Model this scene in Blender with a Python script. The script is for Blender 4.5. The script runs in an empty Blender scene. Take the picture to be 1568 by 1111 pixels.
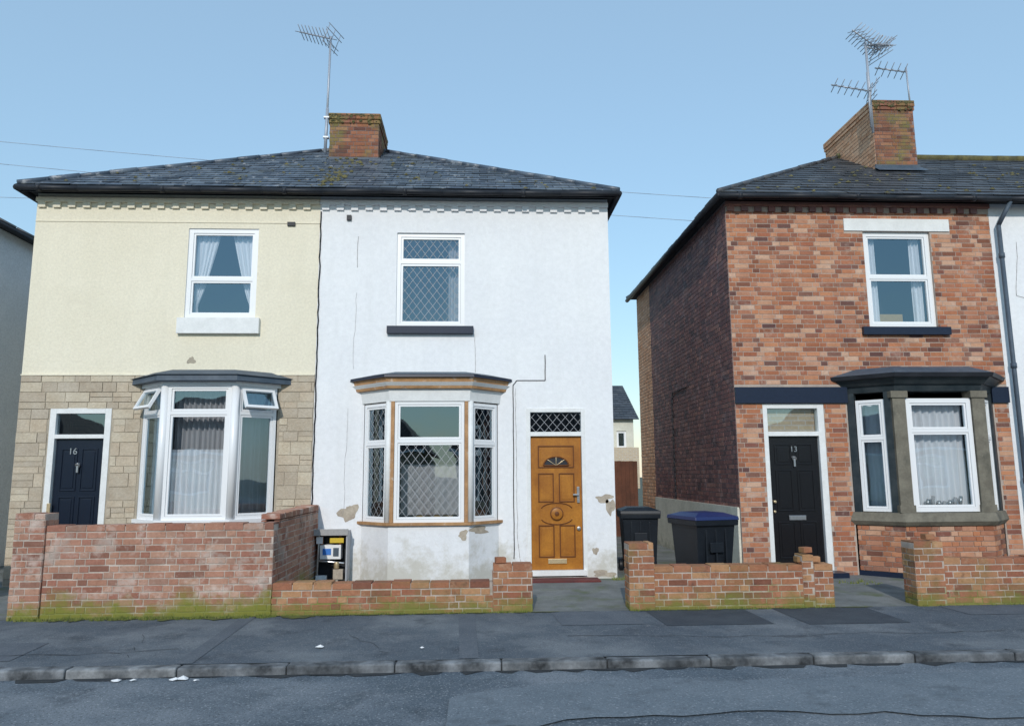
import bpy, math, random
from mathutils import Vector, Matrix, Euler
random.seed(7)
R=random.uniform
scene=bpy.context.scene

# ---------------------------------------------------------------- materials
MATS={}
def nn(nt,t,**k):
    n=nt.nodes.new(t)
    for a,b in k.items(): setattr(n,a,b)
    return n
def noise(nt,vec,scale,detail=4,rough=.55):
    n=nn(nt,'ShaderNodeTexNoise'); n.inputs['Scale'].default_value=scale
    n.inputs['Detail'].default_value=detail; n.inputs['Roughness'].default_value=rough
    nt.links.new(vec,n.inputs['Vector']); return n.outputs['Fac']
def ramp(nt,fac,stops):
    n=nn(nt,'ShaderNodeValToRGB'); e=n.color_ramp.elements
    while len(e)<len(stops): e.new(.5)
    for i,(p,c) in enumerate(stops):
        e[i].position=p; e[i].color=(c,c,c,1) if isinstance(c,(int,float)) else (*c,1)
    nt.links.new(fac,n.inputs['Fac']); return n.outputs['Color']
def mixc(nt,f,a,b,mode='MIX'):
    n=nn(nt,'ShaderNodeMixRGB',blend_type=mode)
    for s,v in ((n.inputs['Fac'],f),(n.inputs['Color1'],a),(n.inputs['Color2'],b)):
        if isinstance(v,(int,float)): s.default_value=v
        elif isinstance(v,tuple): s.default_value=(*v,1)
        else: nt.links.new(v,s)
    return n.outputs['Color']
def mathn(nt,op,a,b=0.,clamp=False):
    n=nn(nt,'ShaderNodeMath',operation=op,use_clamp=clamp)
    for s,v in ((n.inputs[0],a),(n.inputs[1],b)):
        if isinstance(v,(int,float)): s.default_value=v
        else: nt.links.new(v,s)
    return n.outputs[0]
def mk(name,c1,c2=None,scale=2.,rough=.8,bump=.3,bs=60.,isl=None,stains=(),moss=None,spec=.3,metal=0.,lowdirt=None,brick=None,streak=None,bdist=.004,mott=.8):
    m=bpy.data.materials.new(name); m.use_nodes=True; nt=m.node_tree; nt.nodes.clear()
    out=nn(nt,'ShaderNodeOutputMaterial'); b=nn(nt,'ShaderNodeBsdfPrincipled')
    nt.links.new(b.outputs[0],out.inputs[0])
    tc=nn(nt,'ShaderNodeTexCoord'); ob=tc.outputs['Object']
    col=c1
    if isl:
        g=nn(nt,'ShaderNodeNewGeometry')
        rp=nn(nt,'ShaderNodeValToRGB'); rp.color_ramp.interpolation='LINEAR'
        e=rp.color_ramp.elements
        while len(e)<len(isl): e.new(.5)
        for i,c in enumerate(isl):
            e[i].position=i/(len(isl)-1); e[i].color=(*c,1)
        nt.links.new(g.outputs['Random Per Island'],rp.inputs['Fac']); col=rp.outputs['Color']
    h=None
    if brick:
        bt=nn(nt,'ShaderNodeTexBrick'); nt.links.new(tc.outputs['UV'],bt.inputs['Vector'])
        bt.inputs['Scale'].default_value=1; bt.inputs['Brick Width'].default_value=brick[0]; bt.inputs['Row Height'].default_value=brick[1]
        bt.inputs['Mortar Size'].default_value=brick[2]; bt.inputs['Color1'].default_value=(*c1,1); bt.inputs['Color2'].default_value=(*c2,1)
        bt.inputs['Mortar'].default_value=(*brick[3],1); col=bt.outputs['Color']; h=bt.outputs['Fac']
    elif c2:
        col=mixc(nt,ramp(nt,noise(nt,ob,scale,6,.6),[(.35,0),(.65,1)]),col if isl else c1,c2 if not isl else mixc(nt,1.,col,c2,'MULTIPLY'))
    fine=ramp(nt,noise(nt,ob,bs*.6,3,.7),[(.25,.8),(.75,1.15)])
    col=mixc(nt,mott,col,fine,'MULTIPLY')
    if streak:
        mp=nn(nt,'ShaderNodeMapping'); mp.inputs['Scale'].default_value=(6,6,.35); nt.links.new(ob,mp.inputs['Vector'])
        col=mixc(nt,ramp(nt,noise(nt,mp.outputs[0],1.,5,.6),[(.5,0.),(.75,streak[1])]),col,streak[0])
    for (sc,ss,t0,t1,amt) in stains:
        col=mixc(nt,ramp(nt,noise(nt,ob,ss,7,.65),[(t0,0.),(t1,amt)]),col,sc)
    sep=nn(nt,'ShaderNodeSeparateXYZ'); nt.links.new(ob,sep.inputs[0]); z=sep.outputs['Z']
    for zz in (moss,lowdirt):
        if zz:
            c,zt,amt,ns=zz
            g=mathn(nt,'SUBTRACT',1.,mathn(nt,'DIVIDE',z,zt),True)
            k=ramp(nt,mathn(nt,'MULTIPLY',mathn(nt,'ADD',mathn(nt,'MULTIPLY',g,.55),mathn(nt,'MULTIPLY',noise(nt,ob,ns,6,.7),1.3)),.6),[(.50,0.),(.68,amt)])
            k=mixc(nt,1.,k,ramp(nt,g,[(0.,0.),(.35,1.)]),'MULTIPLY')
            col=mixc(nt,k,col,c)
    if isinstance(col,tuple): b.inputs['Base Color'].default_value=(*col,1)
    else: nt.links.new(col,b.inputs['Base Color'])
    b.inputs['Roughness'].default_value=rough; b.inputs['Metallic'].default_value=metal
    b.inputs['Specular IOR Level'].default_value=spec
    if bump>0:
        bn=nn(nt,'ShaderNodeBump'); bn.inputs['Strength'].default_value=bump; bn.inputs['Distance'].default_value=bdist
        hh=noise(nt,ob,bs,5,.7)
        if h is not None: hh=mathn(nt,'SUBTRACT',mathn(nt,'MULTIPLY',hh,.6),h)
        nt.links.new(hh,bn.inputs['Height']); nt.links.new(bn.outputs[0],b.inputs['Normal'])
    MATS[name]=m; return m

mk('cream_render',(.84,.77,.61),(.80,.73,.57),1.2,.9,.8,45,stains=[((.68,.61,.47),1.1,.56,.78,.3)],streak=((.68,.63,.50),.2),bdist=.008,mott=.5)
mk('white_paint',(.84,.84,.84),(.80,.80,.81),.9,.85,.6,22,stains=[((.64,.63,.60),1.6,.62,.8,.3)],lowdirt=((.44,.40,.30),.9,.6,4),streak=((.66,.66,.64),.2),bdist=.008,mott=.3)
mk('grey_render',(.80,.80,.82),(.74,.75,.78),1.,.9,.8,50,bdist=.008)
mk('bare_render',(.50,.43,.34),(.36,.30,.24),9,.95,.8,50)
mk('mortar',(.50,.41,.34),(.38,.31,.27),4,.95,.6,90)
mk('mortar_wall',(.58,.50,.43),(.38,.31,.26),6,.95,.6,90,moss=((.19,.21,.035),.42,.9,2.2))
mk('mortar_dark',(.27,.22,.21),(.18,.15,.15),4,.95,.6,90)
BR=[(.15,.07,.055),(.44,.17,.085),(.30,.13,.085),(.57,.26,.14),(.38,.14,.08),(.62,.37,.24),(.49,.21,.11),(.24,.10,.075),(.54,.22,.11),(.63,.41,.29),(.43,.16,.085),(.34,.17,.115),(.13,.065,.06)]
mk('brick_house',(.4,.2,.12),(.84,.78,.74),3,.9,.8,60,isl=BR,stains=[((.60,.48,.40),5,.57,.75,.5),((.16,.09,.07),1.3,.6,.8,.4),((.10,.06,.05),18,.62,.8,.6)])
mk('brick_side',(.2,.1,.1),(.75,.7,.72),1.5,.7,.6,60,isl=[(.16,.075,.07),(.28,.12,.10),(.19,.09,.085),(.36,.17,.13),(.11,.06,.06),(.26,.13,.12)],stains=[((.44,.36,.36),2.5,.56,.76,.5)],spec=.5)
mk('brick_sunlit',(.5,.3,.2),(.9,.85,.8),1.5,.85,.5,60,isl=[(.70,.38,.22),(.80,.50,.32),(.62,.32,.18)])  # lighter brick copy with sunlight put into its colour
WB=[(.34,.15,.105),(.44,.22,.15),(.50,.29,.205),(.38,.17,.12),(.55,.35,.26),(.26,.125,.09),(.47,.24,.165)]
mk('brick_garden',(.4,.2,.12),(.82,.76,.72),3,.9,.9,50,isl=WB,stains=[((.72,.61,.53),4,.52,.70,.75),((.12,.08,.06),2,.55,.72,.7),((.10,.07,.05),14,.58,.76,.7)],moss=((.20,.21,.035),.45,.95,2.2),bdist=.008)
mk('brick_garden_b',(.4,.2,.12),(.82,.76,.72),3,.9,.9,50,isl=[(.33,.13,.08),(.44,.20,.11),(.36,.16,.095),(.52,.29,.15),(.24,.10,.065)],stains=[((.17,.15,.05),2.4,.50,.70,.7),((.58,.42,.28),5,.58,.76,.55),((.09,.06,.05),12,.58,.76,.7)],moss=((.18,.19,.04),.28,.85,3),bdist=.008)
mk('brick_chimney',(.3,.15,.1),(.8,.75,.7),3,.9,.8,50,isl=[(.25,.10,.065),(.38,.16,.09),(.15,.07,.055),(.44,.22,.13),(.29,.12,.08)],stains=[((.19,.18,.06),2.2,.46,.62,.75),((.08,.065,.055),1.6,.50,.70,.7)],bdist=.008)
mk('stone',(.5,.4,.3),(.88,.84,.8),4,.92,.9,40,isl=[(.54,.45,.34),(.60,.51,.39),(.48,.41,.32),(.64,.56,.43),(.51,.44,.35)],bdist=.01,stains=[((.38,.34,.28),5,.55,.8,.45)])
mk('stone_mortar',(.46,.40,.31),(.38,.33,.26),4,.95,.6,90)
mk('slate',(.1,.1,.1),(.7,.75,.8),2,.40,.6,50,isl=[(.08,.10,.135),(.12,.145,.18),(.06,.078,.105),(.17,.195,.225),(.095,.12,.15)],stains=[((.50,.51,.52),7,.57,.69,.75),((.22,.20,.09),2,.58,.76,.5)],spec=.6)
mk('slate_dark',(.1,.1,.1),(.7,.7,.7),2,.5,.6,50,isl=[(.055,.062,.075),(.08,.086,.098),(.042,.048,.058),(.10,.105,.112)],stains=[((.28,.28,.28),8,.58,.74,.6)],spec=.5)
mk('roof_moss',(.17,.15,.06),(.09,.085,.05),8,.95,1.,30)
mk('under',(.04,.04,.045),None,2,.8,.2)
mk('gutter',(.018,.02,.026),(.03,.032,.038),5,.5,.1,40)
mk('upvc',(.84,.84,.84),None,2,.35,0,spec=.5,mott=0)
mk('white_wood',(.82,.82,.80),(.74,.74,.72),6,.5,.2,60,stains=[((.5,.47,.42),7,.66,.8,.5)],mott=.3)
mk('brown_wood',(.50,.28,.13),(.34,.18,.08),6,.6,.3,50,stains=[((.7,.66,.6),8,.58,.7,.6)])
mk('lead',(.055,.08,.11),(.09,.115,.145),3,.55,.3,30)
mk('lead_came',(.42,.43,.45),None,3,.5,0)
mk('crack_grey',(.38,.37,.36),None,3,.9,0)
mk('navy_paint',(.014,.022,.045),None,3,.35,.1,40)
mk('dark_stone',(.15,.135,.105),(.22,.20,.155),5,.85,.7,50,stains=[((.06,.06,.05),4,.52,.7,.6)])
mk('green_black',(.02,.03,.036),(.045,.055,.06),5,.45,.2,50)
mk('black_door',(.010,.010,.012),None,3,.25,.05,40,spec=.5)
mk('navy_door',(.004,.010,.024),None,3,.3,.05,40,spec=.5)
mk('oak_door',(.46,.185,.024),(.32,.115,.016),3,.35,.15,60,spec=.4,streak=((.25,.085,.015),.5))
mk('oak_groove',(.14,.045,.010),None,3,.5,.1,40)
mk('steel',(.6,.6,.6),None,3,.3,0,metal=.9)
mk('brass',(.75,.58,.35),None,3,.35,0,metal=.7)
mk('alu',(.40,.43,.48),None,3,.45,0,metal=.3)
mk('curtain',(.86,.86,.88),None,3,.9,.2,300,mott=.2)
mk('curtain_mid',(.50,.49,.50),None,3,.9,.2,300)
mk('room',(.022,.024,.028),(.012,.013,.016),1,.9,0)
mk('ochre',(.5,.33,.10),None,1,.9,0)
mk('asphalt',(.135,.17,.205),(.11,.142,.172),1.1,.8,1.,90,stains=[((.26,.29,.32),.45,.46,.60,.8),((.055,.072,.09),1.7,.54,.70,.75),((.20,.235,.265),6,.54,.68,.6),((.50,.52,.54),48,.56,.66,.8),((.03,.038,.045),60,.54,.66,.8)],spec=.35,bdist=.015)
mk('pavement_tar',(.115,.14,.165),(.09,.11,.135),1.6,.85,.9,110,stains=[((.22,.24,.255),.8,.46,.62,.8),((.05,.062,.076),2.2,.54,.70,.75),((.18,.20,.22),9,.55,.68,.5),((.40,.41,.42),60,.57,.68,.7),((.03,.036,.042),70,.54,.68,.7)],bdist=.012)
mk('tar_patch',(.10,.118,.14),(.13,.148,.17),3,.85,.8,100,stains=[((.3,.3,.3),60,.57,.7,.6)],bdist=.01)
mk('road_patch',(.20,.235,.265),(.16,.195,.225),2,.85,.9,90,stains=[((.5,.52,.54),48,.56,.68,.7),((.07,.085,.10),3,.54,.7,.6),((.05,.06,.07),60,.55,.68,.7)],bdist=.012)
mk('tar_dark',(.05,.062,.078),(.07,.085,.10),3,.8,.8,100,stains=[((.2,.2,.2),60,.58,.72,.5)],bdist=.01)
mk('kerb_stone',(.21,.215,.22),(.13,.135,.14),4,.85,.6,80,isl=[(.28,.295,.31),(.20,.215,.23),(.32,.33,.335)],stains=[((.07,.08,.09),5,.50,.68,.7)])
mk('gutter_dirt',(.035,.038,.042),(.055,.058,.06),8,.95,1.,60)
mk('concrete',(.22,.23,.225),(.14,.15,.145),2.5,.9,.6,70,stains=[((.10,.13,.05),2.,.52,.68,.7)])
mk('ground',(.12,.13,.10),(.09,.10,.07),.5,.95,.5,20)
mk('grass',(.10,.13,.03),None,3,.9,0,isl=[(.08,.12,.02),(.16,.19,.04),(.22,.21,.07)])
mk('moss',(.14,.16,.04),(.08,.085,.04),9,.95,1.,60)
mk('fence_wood',(.16,.065,.04),(.10,.045,.03),3,.85,.4,60)
mk('bin_plastic',(.008,.011,.016),(.013,.017,.023),3,.45,.2,80)
mk('bin_lid',(.018,.03,.11),None,3,.4,.1,80)
mk('litter',(.8,.8,.8),None,3,.7,0)
mk('yellow_label',(.7,.5,.05),None,3,.6,0)
mk('blue_label',(.05,.2,.6),None,3,.6,0)
mk('copper',(.45,.18,.08),None,3,.5,0)
mk('tiles_red',(.16,.10,.08),(.11,.075,.065),1,.85,.4,40,brick=(.3,.28,.025,(.04,.03,.03)))
mk('buff_brick',(.62,.50,.34),(.55,.42,.28),1,.9,.4,40,brick=(.225,.075,.01,(.6,.55,.48)))
mk('cream_plinth',(.74,.71,.60),(.62,.60,.50),2,.9,.5,40,lowdirt=((.35,.34,.25),.4,.7,4))
mk('step_red',(.16,.035,.03),(.1,.03,.03),4,.7,.3,50)
mk('cable',(.03,.03,.035),None,3,.6,0)
mk('wire',(.40,.48,.58),None,3,.6,0)

def glass(name,refl,tint):
    m=bpy.data.materials.new(name); m.use_nodes=True; nt=m.node_tree; nt.nodes.clear()
    out=nn(nt,'ShaderNodeOutputMaterial'); mx=nn(nt,'ShaderNodeMixShader')
    tr=nn(nt,'ShaderNodeBsdfTransparent'); tr.inputs[0].default_value=(*tint,1)
    gl=nn(nt,'ShaderNodeBsdfGlossy'); gl.inputs['Roughness'].default_value=.015; gl.inputs['Color'].default_value=(.66,.88,1,1)
    lw=nn(nt,'ShaderNodeFresnel'); lw.inputs['IOR'].default_value=1.5
    f=mathn(nt,'ADD',lw.outputs[0],refl,True)
    tc=nn(nt,'ShaderNodeTexCoord')
    bn=nn(nt,'ShaderNodeBump'); bn.inputs['Strength'].default_value=.12; bn.inputs['Distance'].default_value=.02
    nt.links.new(noise(nt,tc.outputs['Object'],2.2,1,.4),bn.inputs['Height']); nt.links.new(bn.outputs[0],gl.inputs['Normal'])
    nt.links.new(f,mx.inputs[0]); nt.links.new(tr.outputs[0],mx.inputs[1]); nt.links.new(gl.outputs[0],mx.inputs[2])
    nt.links.new(mx.outputs[0],out.inputs[0]); MATS[name]=m
glass('glass',.17,(.86,.89,.91))

# ---------------------------------------------------------------- mesh builder
def empty(name,parent=None):
    e=bpy.data.objects.new(name,None); scene.collection.objects.link(e); e.parent=parent; e.empty_display_size=.3
    return e
class Fr:
    def __init__(s,ox,oy,tx=1.,ty=0.):
        l=math.hypot(tx,ty); s.o=(ox,oy); s.t=(tx/l,ty/l); s.n=(-ty/l,tx/l)
    def p(s,u,d,z): return (s.o[0]+s.t[0]*u+s.n[0]*d, s.o[1]+s.t[1]*u+s.n[1]*d, z)
FY=Fr(0,11.3); W0=Fr(0,0)
class MB:
    def __init__(s,name,parent=None):
        s.name=name; s.parent=parent; s.V=[]; s.F=[]; s.M=[]; s.S=[]; s.mats=[]; s.xf=None
    def mi(s,m):
        if m not in s.mats: s.mats.append(m)
        return s.mats.index(m)
    def add(s,vs,fs,mat,smooth=False):
        b=len(s.V); k=s.mi(mat)
        if s.xf: vs=[tuple(s.xf@Vector(v)) for v in vs]
        s.V+=vs
        for f in fs: s.F.append(tuple(i+b for i in f)); s.M.append(k); s.S.append(smooth)
    def box(s,fr,u0,u1,d0,d1,z0,z1,mat):
        p=fr.p
        s.add([p(u0,d0,z0),p(u1,d0,z0),p(u1,d1,z0),p(u0,d1,z0),p(u0,d0,z1),p(u1,d0,z1),p(u1,d1,z1),p(u0,d1,z1)],
              [(3,2,1,0),(4,5,6,7),(0,1,5,4),(1,2,6,5),(2,3,7,6),(3,0,4,7)],mat)
    def quad(s,a,b,c,d,mat): s.add([a,b,c,d],[(0,1,2,3)],mat)
    def prism(s,pts0,z0,pts1,z1,mat):
        n=len(pts0); vs=[(x,y,z0) for x,y in pts0]+[(x,y,z1) for x,y in pts1]
        fs=[tuple(range(n))[::-1],tuple(range(n,2*n))]+[(i,(i+1)%n,n+(i+1)%n,n+i) for i in range(n)]
        s.add(vs,fs,mat)
    def cyl(s,a,b,r,mat,n=8,r2=None):
        a=Vector(a); b=Vector(b); d=(b-a).normalized(); q=d.orthogonal().normalized(); w=d.cross(q); r2=r if r2 is None else r2
        vs=[]
        for c,rr in ((a,r),(b,r2)):
            for i in range(n):
                t=2*math.pi*i/n; vs.append(tuple(c+q*math.cos(t)*rr+w*math.sin(t)*rr))
        s.add(vs,[(i,(i+1)%n,n+(i+1)%n,n+i) for i in range(n)]+[tuple(range(n))[::-1],tuple(range(n,2*n))],mat,True)
    def done(s,bevel=0):
        me=bpy.data.meshes.new(s.name); me.from_pydata(s.V,[],s.F)
        for m in s.mats: me.materials.append(MATS[m])
        me.polygons.foreach_set('material_index',s.M); me.polygons.foreach_set('use_smooth',s.S)
        me.update(); uv=me.uv_layers.new(name='UVMap'); Z=Vector((0,0,1)); dat=[0.]*(2*len(me.loops))
        for pl in me.polygons:
            n=pl.normal
            if abs(n.z)>.98: t=Vector((1,0,0)); w=Vector((0,1,0))
            else: t=Z.cross(n).normalized(); w=n.cross(t)
            for li in pl.loop_indices:
                v=me.vertices[me.loops[li].vertex_index].co; dat[2*li]=v.dot(t); dat[2*li+1]=v.dot(w)
        uv.data.foreach_set('uv',dat)
        o=bpy.data.objects.new(s.name,me); scene.collection.objects.link(o); o.parent=s.parent
        if bevel:
            b=o.modifiers.new('b','BEVEL'); b.width=bevel; b.segments=2; b.limit_method='ANGLE'
        return o

def subtract(a,b,zm,holes):
    iv=[(a,b)]
    for h in holes:
        if h[2]<zm<h[3]:
            nv=[]
            for (p,q) in iv:
                if q<=h[0] or p>=h[1]: nv.append((p,q)); continue
                if p<h[0]: nv.append((p,h[0]))
                if q>h[1]: nv.append((h[1],q))
            iv=nv
    return iv
def bricks(m,fr,u0,u1,z0,z1,mat,holes=(),proud=.003,depth=.02,course=.075,seed=0,jz=.002,bond='f'):
    rr=random.Random(seed+int(u0*100)); k=0; z=z0
    while z<z1-.03:
        zt=min(z+course,z1); i=0
        x=u0-(.0 if k%2 else .169 if bond=='f' else .1125)
        while x<u1:
            w=(.225 if (i+k)%2==0 else .1125) if bond=='f' else .225
            w*=rr.uniform(.97,1.03)
            a,b=max(x,u0),min(x+w,u1)
            for (p,q) in subtract(a,b,z+course/2,holes):
                if q-p>.035:
                    j=rr.uniform(-jz,jz)
                    m.box(fr,p+.005,q-.005,-proud-rr.uniform(0,.004),depth,z+.006+j,zt-.006+j,mat)
            x+=w; i+=1
        z+=course; k+=1
def wallh(m,fr,u0,u1,z0,z1,holes,mat,reveal=.14,rmat=None,zcuts=(),matf=None):
    us=sorted(set([u0,u1]+[h[0] for h in holes]+[h[1] for h in holes])); zs=sorted(set([z0,z1]+list(zcuts)+[h[2] for h in holes]+[h[3] for h in holes]))
    for a,b in zip(us,us[1:]):
        for c,d in zip(zs,zs[1:]):
            um,zm=(a+b)/2,(c+d)/2
            if um<u0 or um>u1 or zm<z0 or zm>z1 or any(h[0]<um<h[1] and h[2]<zm<h[3] for h in holes): continue
            m.quad(fr.p(a,0,c),fr.p(b,0,c),fr.p(b,0,d),fr.p(a,0,d),matf(zm) if matf else mat)
    rm=rmat or mat
    for h in holes:
        a,b,c,d=h; p=fr.p; e=reveal
        m.quad(p(a,0,c),p(a,0,d),p(a,e,d),p(a,e,c),rm); m.quad(p(b,0,d),p(b,0,c),p(b,e,c),p(b,e,d),rm)
        m.quad(p(a,0,d),p(b,0,d),p(b,e,d),p(a,e,d),rm); m.quad(p(b,0,c),p(a,0,c),p(a,e,c),p(b,e,c),rm)
def lattice(m,fr,u0,u1,z0,z1,d,su=.125,sz=.165,w=.0045,mat='lead_came'):
    k=sz/su
    for sg in (1,-1):
        c=u0-(z1-z0)/k-su if sg==1 else u0
        end=u1 if sg==1 else u1+(z1-z0)/k+su
        c=math.floor(c/su)*su
        while c<end:
            (ua,za),(ub,zb)=[(c+sg*(t-z0)/k,t) for t in (z0,z1)]
            if ua>ub: ua,za,ub,zb=ub,zb,ua,za
            if ub>u0 and ua<u1:
                f=lambda u: za+(zb-za)*(u-ua)/(ub-ua)
                na,nb=max(ua,u0),min(ub,u1); ya,yb=f(na),f(nb)
                h=w*math.hypot(1,k)*.6
                m.quad(fr.p(na,d,ya-h),fr.p(nb,d,yb-h),fr.p(nb,d,yb+h),fr.p(na,d,ya+h),mat)
            c+=su
def window(m,fr,u0,u1,z0,z1,d=.05,fw=.055,zs=(),us=(),fm='upvc',lead=(),sash=.032,gl='glass',bar=.05):
    D=.07
    m.box(fr,u0,u0+fw,d,d+D,z0,z1,fm); m.box(fr,u1-fw,u1,d,d+D,z0,z1,fm)
    m.box(fr,u0+fw,u1-fw,d,d+D,z0,z0+fw,fm); m.box(fr,u0+fw,u1-fw,d,d+D,z1-fw,z1,fm)
    ub=[(u0+fw)]
    for q in us: m.box(fr,q-bar/2,q+bar/2,d,d+D,z0+fw,z1-fw,fm); ub+=[q-bar/2,q+bar/2]
    ub.append(u1-fw)
    k=0
    for i in range(0,len(ub),2):
        a,b=ub[i],ub[i+1]; zb=[z0+fw]
        for q in zs: m.box(fr,a,b,d+.002,d+D-.002,q-bar/2,q+bar/2,fm); zb+=[q-bar/2,q+bar/2]
        zb.append(z1-fw)
        for j in range(0,len(zb),2):
            c,e=zb[j],zb[j+1]; s=sash; f0,f1=d+.012,d+.05
            if s>0:
                g=.003
                m.box(fr,a+g,a+s,f0,f1,c+g,e-g,fm); m.box(fr,b-s,b-g,f0,f1,c+g,e-g,fm); m.box(fr,a+s,b-s,f0,f1,c+g,c+s,fm); m.box(fr,a+s,b-s,f0,f1,e-s,e-g,fm)
                for bb in ((a,a+g,c,e),(b-g,b,c,e),(a+g,b-g,c,c+g),(a+g,b-g,e-g,e)): m.quad(fr.p(bb[0],d+.03,bb[2]),fr.p(bb[1],d+.03,bb[2]),fr.p(bb[1],d+.03,bb[3]),fr.p(bb[0],d+.03,bb[3]),'gutter')
            m.quad(fr.p(a+s,d+.035,c+s),fr.p(b-s,d+.035,c+s),fr.p(b-s,d+.035,e-s),fr.p(a+s,d+.035,e-s),gl)
            if k in lead: lattice(m,fr,a+s,b-s,c+s,e-s,d+.03)
            k+=1
def curtain(m,fr,u0,u1,z0,z1,d,mat='curtain',folds=8,amp=.02,fn=None,nu=60,nz=10):
    vs=[];fs=[]
    for j in range(nz+1):
        z=z0+(z1-z0)*j/nz; a,b=(fn(j/nz) if fn else (u0,u1))
        for i in range(nu+1):
            t=i/nu; vs.append(fr.p(a+(b-a)*t,d+amp*math.sin(t*folds*6.283+.7*math.sin(t*9))+.3*amp*math.sin(t*23+j*.5),z))
    for j in range(nz):
        for i in range(nu):
            q=j*(nu+1)+i; fs.append((q,q+1,q+nu+2,q+nu+1))
    m.add(vs,fs,mat,True)
def blob(m,fr,uc,zc,ru,rz,mat,seed=0,d=-.003,n=26):
    rr=random.Random(seed); vs=[]
    ph=[rr.uniform(0,6.28) for _ in range(4)]
    for i in range(n):
        t=6.283*i/n; k=1+.22*math.sin(2*t+ph[0])+.18*math.sin(3*t+ph[1])+.12*math.sin(5*t+ph[2])+rr.uniform(-.1,.1)
        vs.append(fr.p(uc+ru*k*math.cos(t),d,zc+rz*k*math.sin(t)))
    m.add(vs,[tuple(range(n))],mat)
def crack(m,fr,pts,r=.004,mat='cable',d=-.004,jit=.012):
    P=[]
    for (a,b) in zip(pts,pts[1:]):
        n=max(2,int(math.hypot(b[0]-a[0],b[1]-a[1])/.12))
        for i in range(n): P.append((a[0]+(b[0]-a[0])*i/n+R(-jit,jit),a[1]+(b[1]-a[1])*i/n))
    P.append(pts[-1])
    for a,b in zip(P,P[1:]): m.cyl(fr.p(a[0],d,a[1]),fr.p(b[0],d,b[1]),r,mat,5)
def slates(m,P0,U,Vv,S,xl,xr,L,w,h,mat,seed=1,lift=.016):
    P0=Vector(P0);U=Vector(U).normalized();Vv=Vector(Vv).normalized();N=U.cross(Vv).normalized(); rr=random.Random(seed)
    k=0;s=0.
    while s<S:
        s1=min(s+h,S); x=-(w/2 if k%2 else 0)-w
        while x<L+w:
            g=.004; j=rr.uniform(-.008,.008)
            a0,a1=max(x+g,xl(s)),max(x+g,xl(s1)); b0,b1=min(x+w-g,xr(s)),min(x+w-g,xr(s1))
            if b0>a0+.01:
                if b1<a1: b1=a1=(a1+b1)/2
                l=lift+rr.uniform(0,.010)
                q=[P0+U*a0+Vv*(s-.01+j)+N*l,P0+U*b0+Vv*(s-.01+j)+N*(l+rr.uniform(-.002,.002)),P0+U*b1+Vv*s1+N*.004,P0+U*a1+Vv*s1+N*.004,
                   P0+U*a0+Vv*(s-.01+j)+N*(l-.014),P0+U*b0+Vv*(s-.01+j)+N*(l-.014)]
                m.add([tuple(v) for v in q],[(0,1,2,3),(4,5,1,0)],mat)
            x+=w
        s+=h;k+=1
def ringtiles(m,a,b,r,mat,step=.42):
    a=Vector(a);b=Vector(b);L=(b-a).length;n=max(1,int(L/step))
    for i in range(n):
        m.cyl(a.lerp(b,i/n),a.lerp(b,(i+.97)/n),r+R(-.006,.006),mat,8)
def yagi(m,base,dirv,L,n,span,mat='alu',refl=True):
    b=Vector(base);d=Vector(dirv).normalized();side=d.cross(Vector((0,0,1))).normalized()
    m.cyl(b,b+d*L,.014,mat,6)
    up=side.cross(d)
    for i in range(n):
        c=b+d*L*(i+.5)/n; h=span*(.5-.012*i)
        for sg in (.45,-.45):
            m.cyl(c-(side+up*sg)*h,c+(side+up*sg)*h,.008,mat,5)
    if refl:
        for k in (-.18,-.09,.09,.18):
            c=b-d*.02*abs(k)*10+up*k; m.cyl(c-side*span*.7,c+side*span*.7,.008,mat,5)
        for k in (-.5,0,.5): m.cyl(b-up*.19+side*span*k,b+up*.19+side*span*k,.007,mat,5)
def text(body,size,loc,mat,parent,name):
    c=bpy.data.curves.new(name,'FONT'); c.body=body; c.size=size; c.extrude=.004; c.align_x='CENTER'
    o=bpy.data.objects.new(name,c); scene.collection.objects.link(o); o.location=loc; o.rotation_euler=(math.pi/2,0,0); o.parent=parent
    c.materials.append(MATS[mat])
def paneldoor(m,fr,u0,u1,z0,z1,d,mat,panels,groove=None):
    m.box(fr,u0,u1,d,d+.045,z0,z1,mat)
    W=u1-u0;H=z1-z0
    for (a,b,c,e) in panels:
        a,b,c,e=u0+a*W,u0+b*W,z0+c*H,z0+e*H; t=.018
        for bx in ((a,a+t,c,e),(b-t,b,c,e),(a+t,b-t,c,c+t),(a+t,b-t,e-t,e)):
            m.box(fr,bx[0],bx[1],d-.012,d,bx[2],bx[3],groove or mat)
        m.box(fr,a+.04,b-.04,d-.008,d,c+.04,e-.04,mat)
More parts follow.
